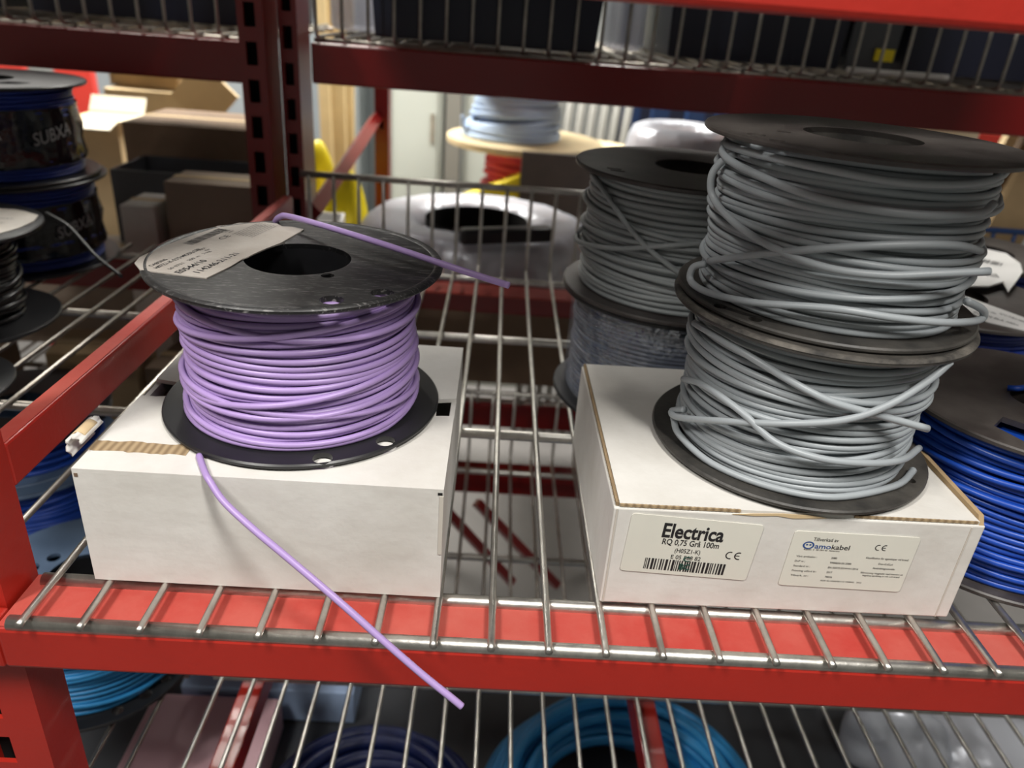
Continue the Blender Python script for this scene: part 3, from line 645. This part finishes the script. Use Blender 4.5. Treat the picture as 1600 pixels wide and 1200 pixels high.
ce_mark(MB(), 1.94, -.09, .17, fa).build('conformity_mark', 'ink', la)
gi = MB(); y_ = -.026
write(gi, 'BC', 1.17, -.50, .13, fa, .20, .02); write(gi, 'C', 1.17, -.31, .11, fa, .13, .02); gi.build('green_stamp', 'ink_green', la, label='dark green stamped letters over the barcode')
y_ = -.022
lb_ = rlabel([(13.30, 1.86), (15.62, 1.845), (15.593, .579), (13.267, .619)])
lb_['label'] = 'cream label of small print with a round logo'
fb = frame(13.28, 1.24, 15.6, 1.21)
ink = MB(); 
write(ink, 'Tillverkad av', .62, .43, .075, fa and fb, .46, .004)
write(ink, 'kabel', .93, .265, .105, fb, .33, .008); write(ink, 'Kabelv. 5  SE-284 40  Alstermo', .60, .215, .035, fb, .66)
rows = [('Vårt artikelnr.:', '2080', .02), ('DoP nr.:', 'TP00830-05-2080', -.09), ('Standard nr.:', 'EN 50575:2014+A1:2016', -.20), ('Provning utförd år:', '2017', -.31), ('Tillverk. nr.:', '70036', -.42)]
for a, b, v in rows:
    write(ink, a, .17, v+.03, .042, fb, len(a)*.024, 0, 'l'); write(ink, b, .82, v+.03, .042, fb, len(b)*.027, .004, 'l')
write(ink, '0230 40.14300/001/12 1008002   2022', 1.15, -.475, .032, fb, .78)
write(ink, 'Klassifikation för egenskaper vid brand:', 1.86, .10, .045, fb, .80); write(ink, 'Dca-s2,d2,a1', 1.86, -.02, .04, fb, .27, .003)
write(ink, 'Användningsområde:', 1.86, -.125, .042, fb, .42, .003); write(ink, 'Elförsörjning i byggnader med intention att', 1.86, -.24, .038, fb, .8); write(ink, 'begränsa spridning av rök och brand', 1.86, -.30, .038, fb, .7)
ce_mark(ink, 1.62, .36, .13, fb); ink.build('printed_text', 'ink', lb_)
li = MB(); write(li, 'amo', .60, .265, .105, fb, .30, .014)
V = []; 
for i in range(25):
    a = 2*PI*i/24
    for rr in (.085, .06): V.append(fb(.33+rr*1.25*math.cos(a), .325+rr*math.sin(a)))
li.add(V, [(2*i, 2*i+1, 2*i+3, 2*i+2) for i in range(24)])
for dx in (-.03, .03):
    V = [fb(.33+dx+.022*math.cos(2*PI*i/10), .335+.018*math.sin(2*PI*i/10)) for i in range(10)]; li.add(V, [tuple(range(10))])
li.build('logo', 'ink_blue', lb_, label='blue round logo and letters')

# ------------------------------------------------------------------ bins on the upper rear shelf
def bin_(label, x0, x1, y0, y1, z0, h, m='binblue', group=None, strip=None):
    t = thing('storage_bin', label, 'storage bin', ((x0+x1)/2, (y0+y1)/2, z0), group=group)
    w_, d_ = (x1-x0)/2, (y1-y0)/2; k = .93
    b = [(-w_*k, -d_*k, 0), (w_*k, -d_*k, 0), (w_*k, d_*k, 0), (-w_*k, d_*k, 0)]; tp_ = [(-w_, -d_, h), (w_, -d_, h), (w_, d_, h), (-w_, d_, h)]
    i = [(x*.95, y*.95, z+.15*(z == 0)) for x, y, z in b+tp_]
    V = b+tp_+i
    MB().add(V, [(3, 2, 1, 0), (0, 1, 5, 4), (1, 2, 6, 5), (2, 3, 7, 6), (3, 0, 4, 7), (8, 9, 10, 11), (9, 8, 12, 13), (10, 9, 13, 14), (11, 10, 14, 15), (8, 11, 15, 12), (4, 5, 13, 12), (5, 6, 14, 13), (6, 7, 15, 14), (7, 4, 12, 15)]).build('bin_body', m, t, bevel=.08)
    r_ = MB(); e = .25
    r_.box(-w_-e, -d_-e, h-.5, w_+e, -d_, h).box(-w_-e, d_, h-.5, w_+e, d_+e, h).box(-w_-e, -d_, h-.5, -w_, d_, h).box(w_, -d_, h-.5, w_+e, d_, h).build('bin_rim', m, t, bevel=.05)
    if strip: MB().box(strip[0], -d_*.95-.12, .45, strip[1], -d_*.95-.02, .95).build('card_holder', 'yellow', t, label='yellow strip on the bin front')
    return t
UZ = 8.45
bin_('dark navy bin behind the wires, above the middle of the rear beam', 2.0, 11.5, 23.0, 36, UZ, 6)
bin_('dark navy bin above the right part of the rear beam', 14.3, 22.3, 25.5, 38, UZ, 6)
bin_('grey bin with a yellow strip above the rear beam, between two navy bins', 22.6, 24.9, 26.5, 36, UZ, 5.5, 'bingrey', strip=(.1, .95))
bin_('dark navy bin at the upper right corner on the rear rack', 25.2, 36, 27, 38, UZ, 6)
for i, (a, b, q) in enumerate(((-13.8, -3.0, 'nearest the double post'), (-24, -14.3, 'at the upper left corner'))):
    bin_('dark navy bin on the rear rack, '+q, a, b, 27, 38, UZ-.2, 6)
tag(MB().box(-1.1, 0, 0, 1.1, 5, 2.6).build('plastic_bag_pack', 'film_white', None, (.9, 27, UZ), bevel=.3), 'pale plastic-wrapped pack just right of the double post, top', 'plastic pack')
tag(MB().box(-1.0, 0, 0, .7, 4, 3).build('plastic_bag_pack', 'film_white', None, (13.3, 29, UZ), bevel=.3), 'pale plastic-wrapped pack between two navy bins, top', 'plastic pack')
tag(MB().bar((-2.2, 0, .12), (2.2, 0, .12), .12, 10).build('metal_tube', 'paper_white', None, (24.4, 25.2, UZ-.05), smooth=True), 'white tube lying on the upper rear deck before the grey bin', 'tube')
# upper deck of our own rack; unseen bins added on it to block light
wire_deck(0, 27, 11.5, 0, 'wire deck of the shelf above, over the grey spools', m='zinc')
wire_deck(-25.5, 25, 11.5, 0, 'wire deck of the shelf above the left bay', m='zinc')
for i in range(3): bin_(('unseen navy bin added above to shade the shelf, left', 'unseen navy bin added above to shade the shelf, middle', 'unseen navy bin added above to shade the shelf, right')[i], .8+8.6*i, 8.6+8.6*i, 2.0, 19.5, 11.75, 6)
bin_('unseen navy bin added above to shade the left bay', -14, -3, 2, 19.5, 11.75, 6)

# ------------------------------------------------------------------ rear rack stock and background
def donut(label, c, z, R, Ri, h, seed, m='film_white', name='wrapped_coil'):
    t = thing(name, label, 'wrapped coil', (c[0], c[1], z)); mid = (R+Ri)/2; hw = (R-Ri)/2
    pr_ = [(mid+hw*math.cos(a)*abs(math.cos(a))**-.35 if abs(math.cos(a)) > .05 else mid, h/2+h/2*math.sin(a)) for a in np.linspace(0, 2*PI, 25)]
    pr_ = [(min(max(r, Ri), R), zz) for r, zz in pr_]
    rn = random.Random(seed); p = [rn.uniform(0, 6) for _ in range(4)]
    MB().lathe([(Ri-.06, .1), (Ri-.06, h*.93)], n=60).build('opening_shade', 'hollow', t)  # black liner added so the coil opening looks deep in shade
    MB().lathe([(mid+(r-mid)*.93, h/2+(zz-h/2)*.93) for r, zz in pr_], n=60).build('cable', mat('reddish_white_cable', (.66, .60, .58), .5, col2=(.60, .36, .30), nscale=25), t, smooth=True)
    MB().lathe(pr_, n=90, wob=lambda a, zz: 1+.012*math.sin(5*a+p[0])+.013*math.sin(13*a+zz*2+p[1])+.010*math.sin(29*a+p[2]+2*zz)).build('plastic_wrap', m, t, smooth=True)
    return t
donut('large plastic-wrapped coil behind the wire basket back, upper', (6.6, 29.2), -2.9, 6.0, 2.7, 3.1, 1)
def _later(): ubox('dark brown open carton under the large wrapped coil', (6.8, 29.0, -6.95), 11.6, 9.6, 3.95, 0, 'card_dark', open_=True)
tag(MB().box(-2.2, -.35, 0, 2.2, .35, .7).build('dark_foam_bar', 'black_clean', None, tuple(at(790, 378, z=.3)-Vector((0, 0, .02))), (0, .0, .35), bevel=.15), 'dark grey bar lying across the wrapped coil opening', 'bar')
donut('plastic-wrapped roll behind the rear grey spool, under the beam', (at(1070, 200, y=36).x, 36), -7.0, 3.6, 1.2, at(1070, 196, y=36).z+7.0, 3)
def ubox(label, c, w_, d_, h, rz=0, m='card', flaps=0, name='cardboard_box', cat='cardboard box', open_=False, mi=None):
    t = thing(name, label, cat, c, (0, 0, rz)); a, b = w_/2, d_/2
    if open_:
        MB().box(-a, -b, 0, a, -b+.12, h).box(-a, b-.12, 0, a, b, h).box(-a, -b+.12, 0, -a+.12, b-.12, h).box(a-.12, -b+.12, 0, a, b-.12, h).box(-a+.12, -b+.12, 0, a-.12, b-.12, .12).build('box_body', m, t)
    else: MB().box(-a, -b, 0, a, b, h).build('box_body', m, t, bevel=.05)
    if flaps:
        f = MB(); k = d_*.42*flaps
        sheet(f, [(-a, -b, h), (a, -b, h), (a*.97, -b-k*.75, h-k*.25), (-a*.97, -b-k*.75, h-k*.25)], (0, 0, 1), .1)
        f.build('front_flap', mi or m, t)
        sheet(MB(), [(-a, b, h), (a, b, h), (a, b+k*.5, h+k*.7), (-a, b+k*.5, h+k*.7)], (0, 0, 1), .1).build('back_flap', mi or m, t)
        sheet(MB(), [(a, -b, h), (a, b, h), (a+k*.8, b, h+k*.15), (a+k*.8, -b, h+k*.15)], (0, 0, 1), .1).build('side_flap', mi or m, t)
    elif not open_ and name == 'cardboard_box': MB().box(-a, -.2, h, a, .2, h+.02).build('tape', 'card_pale', t)
    return t
RZ = -6.95
def pbox(label, px0, px1, pyt, Y, d_, m, **k):
    a, b = at(px0, pyt, y=Y), at(px1, pyt, y=Y); ubox(label, ((a.x+b.x)/2, Y+d_/2, k.get('base', RZ)), b.x-a.x, d_, (a.z+b.z)/2-k.get('base', RZ), k.get('rz', 0), m, **{q: v for q, v in k.items() if q in ('flaps', 'mi', 'name', 'cat', 'open_')})
pbox('dull brown cardboard box with dark side, left of the double post', 190, 392, 197, 33, 6, 'card_dark')
pbox('grey plastic crate in front of the dull brown box', 172, 388, 272, 28.4, 4, 'bingrey', name='plastic_crate', cat='crate', open_=True)
pbox('long brown cardboard box below the grey crate, left of the double post', 255, 392, 288, 24.8, 2.6, 'card_grey')
pbox('small white box beside the long brown box', 186, 240, 322, 24.6, 2.6, 'white_card')
pbox('cream cardboard box with open flap right of the black-wrapped spools', 90, 182, 190, 40, 4, 'card_pale', flaps=.8, mi='cream')
pbox('big tan cardboard box under the left rear beam', 162, 292, 142, 52, 8, 'card_pale', base=FZ)
zt_ = at(220, 142, y=52).z
ubox('tan cardboard box lying open on the big tan one', (at(222, 142, y=52).x, 56, zt_+.1), 5.6, 5.5, 1.5, -.12, 'card', flaps=.4, mi='card_pale')
tl_ = Matrix.Rotation(.78, 3, 'Y') @ Matrix.Rotation(.1, 3, 'Z')
tag(MB().box(-1.7, -.15, -1.7, 1.7, .15, 1.7, tilt=Matrix.Rotation(.75, 3, 'Y')).build('cardboard_flap', 'card_pale', None, tuple(at(320, 150, y=48))), 'square tan cardboard piece standing on its corner by the double post', 'cardboard piece')
for i, (px, w_, q) in enumerate(((25, 24, 'leftmost'), (130, 26, 'right'))):
    p0 = at(px+8, 200, y=72); p1 = at(px-22, 100, y=72)
    tag(MB().hexa([(p0.x-1.8, 72, p0.z-30), (p0.x+1.8, 72, p0.z-30), (p0.x+1.8, 73, p0.z-30), (p0.x-1.8, 73, p0.z-30)], [(p1.x-1.8, 72, p1.z+8), (p1.x+1.8, 72, p1.z+8), (p1.x+1.8, 73, p1.z+8), (p1.x-1.8, 73, p1.z+8)]).build('red_upright', 'redbright', None), 'bright red slanted upright in the left background, '+q+' one', 'upright')
tag(MB().box(-30, 0, 0, 8, 6, 44).build('steel_cabinet', 'steelgrey', None, (-14, 88, FZ)), 'grey steel cabinet in the left background behind the boxes', 'cabinet')
def cab(px0, px1, y, label, m='steelgreen'):
    a, b = at(px0, 250, y=y), at(px1, 250, y=y); t = thing('steel_cabinet', label, 'cabinet', ((a.x+b.x)/2, y, FZ)); w_ = (b.x-a.x)/2
    MB().box(-w_, 0, 0, w_, 7, 62).build('cabinet_body', m, t, bevel=.2)
    MB().box(-w_+.5, -.25, 1, w_-.5, 0, 61).build('door', m, t, bevel=.1)
    MB().box(w_-1.3, -.45, 30, w_-.9, -.25, 33).build('handle', 'zinc', t)
cab(500, 562, 80, 'grey cabinet seen just right of the double post', 'steelgrey'); cab(612, 690, 78, 'wide pale green-grey cabinet in the far background, left one')
cab(722, 850, 78, 'pale green-grey cabinet in the far background behind the wooden spool')
tag(MB().box(-.8, 0, 0, .8, 3, 60).build('perforated_upright', 'pipe', None, (at(706, 250, y=77).x, 77, FZ)), 'pale perforated upright between the two far cabinets', 'upright')
for i, (px, w_, q) in enumerate(((510, .5, 'thin left'), (527, .75, 'middle'), (542, .55, 'right'))):
    a = at(px, 200, y=64+i); tag(MB().box(-w_, 0, 0, w_, .8, 52, tilt=Matrix.Rotation(.012*(i-1), 3, 'Y')).build('wooden_plank', 'woodstick', None, (a.x, 64+i, FZ), bevel=.05), 'pale wooden plank standing right of the double post, %s one' % q, 'plank')
for i in range(7):
    p0 = at(862+18*i, 240, y=66); tag(MB().bar((-.9, .3, 0), (.9, .3, 40), .42, 12).build('grey_pipe', 'pipe', None, (p0.x-.5, 66, FZ+.2), smooth=True), 'grey pipe of the standing row right of the wooden spool, '+('leftmost', 'second from left', 'third from left', 'middle', 'third from right', 'second from right', 'rightmost')[i], 'pipe', 'standing grey pipes')
for i, (px, y) in enumerate(((985, 70), (1030, 68), (1085, 66), (1130, 72))):
    p0 = at(px, 200, y=y); tag(MB().box(-.8, 0, 0, .8, 1.4, 45).build('blue_upright', 'blueframe', None, (p0.x, y, FZ)), 'blue steel upright in the right background, %s' % ('leftmost', 'second from left', 'third from left', 'rightmost')[i], 'upright')
tag(MB().box(0, 0, 0, 50, 3, 46).build('dark_cabinet', 'binblue', None, (20, 80, FZ)), 'dark cabinet far behind the blue uprights', 'cabinet')
# work table with the wooden spool
tb = thing('work_table', 'table in the aisle under the wooden spool', 'table', (11, 52, FZ))
MB().box(-9, -9, 20, 9, 9, 21).build('table_top', 'wood', tb, bevel=.1)
for a in (-8.4, 8.4):
    for b in (-8.4, 8.4): MB().box(a-.4, b-.4, 0, a+.4, b+.4, 20).build('leg', 'steelgrey', tb)
TZ = FZ+21
wc = (8.4, 50)
pk = thing('cable_spool', 'pink-red cable spool standing under the wooden spool flange', 'cable spool', (*wc, TZ))
MB().lathe([(0, 0), (3.4, 0), (3.4, .4), (0, .4)], n=48).build('bottom_flange', 'wood', pk)
winding(1.95, .4, 13.2, .24, 81, .1, 3, nseg=40, sides=6).build('wound_cable', 'pinkwire', pk, smooth=True)
MB().lathe([(1.9, 13.2), (1.9, 13.6), (0, 13.6)], n=40).build('barrel', 'wood', pk)
wz = TZ+13.65
ws = thing('wooden_cable_spool', 'pale plywood spool of light blue cable in the background centre', 'cable spool', (wc[0]+1.0, wc[1], wz))
MB().plate(circle(5.9, 72), [circle(.5, 20)], 0, .5, .06).build('bottom_flange', 'wood', ws, angle=.5)
mb = MB(); th = np.linspace(0, 2*PI, 56, endpoint=False); rn = random.Random(8)
for i in range(16):
    z = .5+.2+i*.36; R = 3.55-.085*i; a = rn.uniform(.05, .35); p = rn.uniform(0, 6)
    mb.tube(np.c_[-1.1+R*np.cos(th)+.06*i, R*np.sin(th), np.maximum(z+a*np.sin(th+p), .7)], .22, 8, True)
mb.lathe([(2.9, .5), (2.2, 6.3)], c=(-.8, 0), n=40).build('wound_cable', 'sky_pale', ws, smooth=True)
MB().lathe([(0, 6.2), (5.6, 6.2), (5.6, 6.7), (0, 6.7)], n=60).build('top_flange', 'wood', ws)
MB().tube(poly([(-4.2, -1.5, .7), (-4.6, -1.6, 1.2), (-4.7, -1.6, 2.0)]), .16, 8).build('loose_end', 'sky_pale', ws, smooth=True)
tag(MB().plate(circle(4.6, 60), [circle(.5, 20)], 0, .5, .06).build('wooden_disc', 'wood', None, (14.2, 52.5, TZ+12.9), angle=.5), 'second pale plywood disc right of the wooden spool', 'disc')
tag(MB().lathe([(0, 0), (1.6, 0), (1.6, 12.85), (0, 12.85)], n=40).build('cardboard_drum', 'card_dark', None, (15.2, 54, TZ), angle=.6), 'brown drum carrying the second plywood disc', 'drum')
a, b = at(816, 238, y=43.4), at(985, 345, y=43.4)
tag(MB().box(0, 0, 0, b.x-a.x, .5, a.z-TZ-.05).build('brown_board', 'boarddark', None, (a.x, 43.4, TZ+.1), bevel=.05), 'dark brown board standing before the plywood disc', 'board')
ya = [at(690, 318, y=44), at(735, 302, y=44), at(815, 272, y=44), at(815, 340, y=44), at(690, 340, y=44)]
sheet(MB(), [tuple(p-ya[3]) for p in ya], (0, 1, -.0), .8)
mbt = MB(); sheet(mbt, [(p.x-ya[3].x, 0, p.z-TZ-.05) for p in ya[:3]]+[(0, 0, 0), (ya[4].x-ya[3].x, 0, 0)], (0, 1, 0), 1.2)
tag(mbt.build('yellow_sack', 'yellow', None, (ya[3].x, 43.9, TZ+.05), bevel=.2), 'yellow folded sack left of the dark brown board', 'sack')
def lump(name, label, c, s, m, seed, cat='bag'):
    bm = bmesh.new(); bmesh.ops.create_icosphere(bm, subdivisions=4, radius=1); rn = random.Random(seed); ps_ = [Vector((rn.uniform(-1, 1), rn.uniform(-1, 1), rn.uniform(-1, 1))).normalized() for _ in range(14)]
    mb = MB(); V = []
    for v in bm.verts:
        k = 1+.10*sum(max(0, v.co.dot(q)-.55)*(1 if i % 2 else -1) for i, q in enumerate(ps_))*4
        V.append((v.co.x*k*s[0], v.co.y*k*s[1], max((v.co.z*k+.8), 0)*s[2]))
    F = [tuple(v.index for v in f.verts) for f in bm.faces]; bm.free()
    return tag(mb.add(V, F).build(name, m, None, c, smooth=True), label, cat)
yc = at(545, 322, y=34); lump('yellow_bag', 'bright yellow plastic bag behind the basket, just right of the double post', (yc.x, 34, RZ), (1.35, 1.6, 3.9), 'yellow', 3)
yc = at(500, 285, y=37); lump('yellow_bag', 'dull yellow plastic bag hanging by the brace bar beside the double post', (yc.x, 37, RZ), (1.3, 1.5, 4.8), 'yellow', 4)
ubox('small white open carton in front of the yellow bag', (at(512, 330, y=31).x, 31, RZ), 1.6, 2, 6.0, .1, 'paper_white', open_=True)
_later()
# right background
a = at(1345, 188, y=46); b = at(1530, 212, y=46)
tag(MB().box(0, 0, 0, b.x-a.x, .8, 38.5).build('cream_board', 'cream', None, (a.x, 46, FZ), bevel=.05), 'cream board standing behind the tall grey stack', 'board')
tag(MB().box(0, 0, 0, 1.6, .8, 38.3).build('red_upright', 'redbright', None, (b.x+.1, 46, FZ)), 'red upright right of the cream board', 'upright')
for i, (px, y, m_, q) in enumerate(((1552, 38, 'card_pale', 'nearest the grey stack'), (1580, 35, 'card_dark', 'middle'), (1604, 33, 'card', 'at the right edge'))):
    p0 = at(px, 290, y=y); tag(MB().box(-1.2, 0, 0, 1.2, .6, 16+i, tilt=Matrix.Rotation(.22, 3, 'Y')).build('cardboard_sheet', m_, None, (p0.x, y, -8.0)), 'leaning cardboard sheet right of the tall grey stack, '+q, 'cardboard sheet')
bk = thing('blue_wire_basket', 'blue wire basket behind the barcode labelled spool', 'basket', (30, 24.5, -7))
w_ = MB()
for k in range(8): w_.bar((-3.5+k*1.0, 0, 0), (-3.5+k*1.0, 0, 9.3), .1, 6)
w_.build('bars', 'blueframe', bk, smooth=True)
MB().bar((-3.6, 0, 9.3), (3.6, 0, 9.3), .14, 8).build('rim', 'blueframe', bk, smooth=True)
# --- stock on the lower levels, seen through the decks
ubox('pale blue plastic crate at the bottom left, below the front beam', (.2, 12.2, -15.1), 6.4, 3.4, 1.6, 0, 'paleblue', name='plastic_crate', cat='crate')
ubox('pale pink plastic crate in front of the pale blue one', (-1.5, 8.4, -15.1), 4.6, 3.6, 1.5, 0, 'palepink', name='plastic_crate', cat='crate')
ubox('white carton on the lowest deck seen through the gap between the boxes', (8.2, 15.5, -19.4), 5.0, 5, 3.2, .05, 'white_card')
ubox('brown carton standing on the lower deck of the left bay', (-8.5, 19.4, LDZ), 3.4, 2.6, 5.5, .1, 'card')
ubox('darker brown carton on the lower deck beside the side rail', (-4.6, 19.2, LDZ), 2.8, 3.0, 5.2, -.08, 'card_dark')
ubox('dark blue crate on the lower deck left of the plain white box', (-1.5, 15.4, LDZ), 4.6, 5.0, 3.4, 0, 'blue_dk', name='plastic_crate', cat='crate')
for px, py, sz, m_, lbl in ((1580, 1165, (2.8, 1.8, 1.2), 'film_white', 'crumpled grey plastic bag at the bottom right corner'), (1390, 1140, (1.7, 1.3, 1.5), 'film_white', 'crumpled grey plastic bag right of the light blue coil')):
    p0 = at(px, py, z=-13.6); lump('grey_plastic_bag', lbl, (p0.x, p0.y, -15.1), sz, m_, int(px))
lump('white_plastic_bag', 'white plastic bag inside the light blue coil', (12.7, 6.9, -15.1), (1.5, 1.4, 1.1), 'paper_white', 8)
for a_, b_, lbl in (((690, 790), (800, 910), 'left'), ((745, 785), (870, 915), 'right')):
    p0, p1 = at(*a_, y=20.6 if lbl == 'left' else 21.1), at(*b_, y=20.6 if lbl == 'left' else 21.1)
    tag(MB().bar(tuple(p0), tuple(p1), .3, 4).build('brace_bar', 'red_dark', None), 'dark red diagonal brace seen low through the gap between the white boxes, %s one' % lbl, 'rack brace')
for i, (x, y, w_i, h_, m_, q) in enumerate(((-14.5, 18.4, 4.0, 5.0, 'card_dark', 'brown carton on the lower deck under the black-wrapped spools'), (-19, 17.5, 4.2, 5.6, 'card', 'tan carton on the lower deck far left'), (-13.2, 27.5, 6.6, 4.7, 'card_grey', 'flat grey-brown carton on the low rear deck at left'), (-20.2, 27.0, 6.0, 4.5, 'card_dark', 'dark brown carton on the low rear deck far left'))):
    ubox(q, (x, y, LDZ if i < 2 else RZ), w_i, 3.6, h_, .03*i, m_)
ubox('white carton on the lower deck beyond the black spool at the left edge', (-14.0, 12.5, LDZ), 3.2, 2.6, 3.0, .1, 'paper_white')
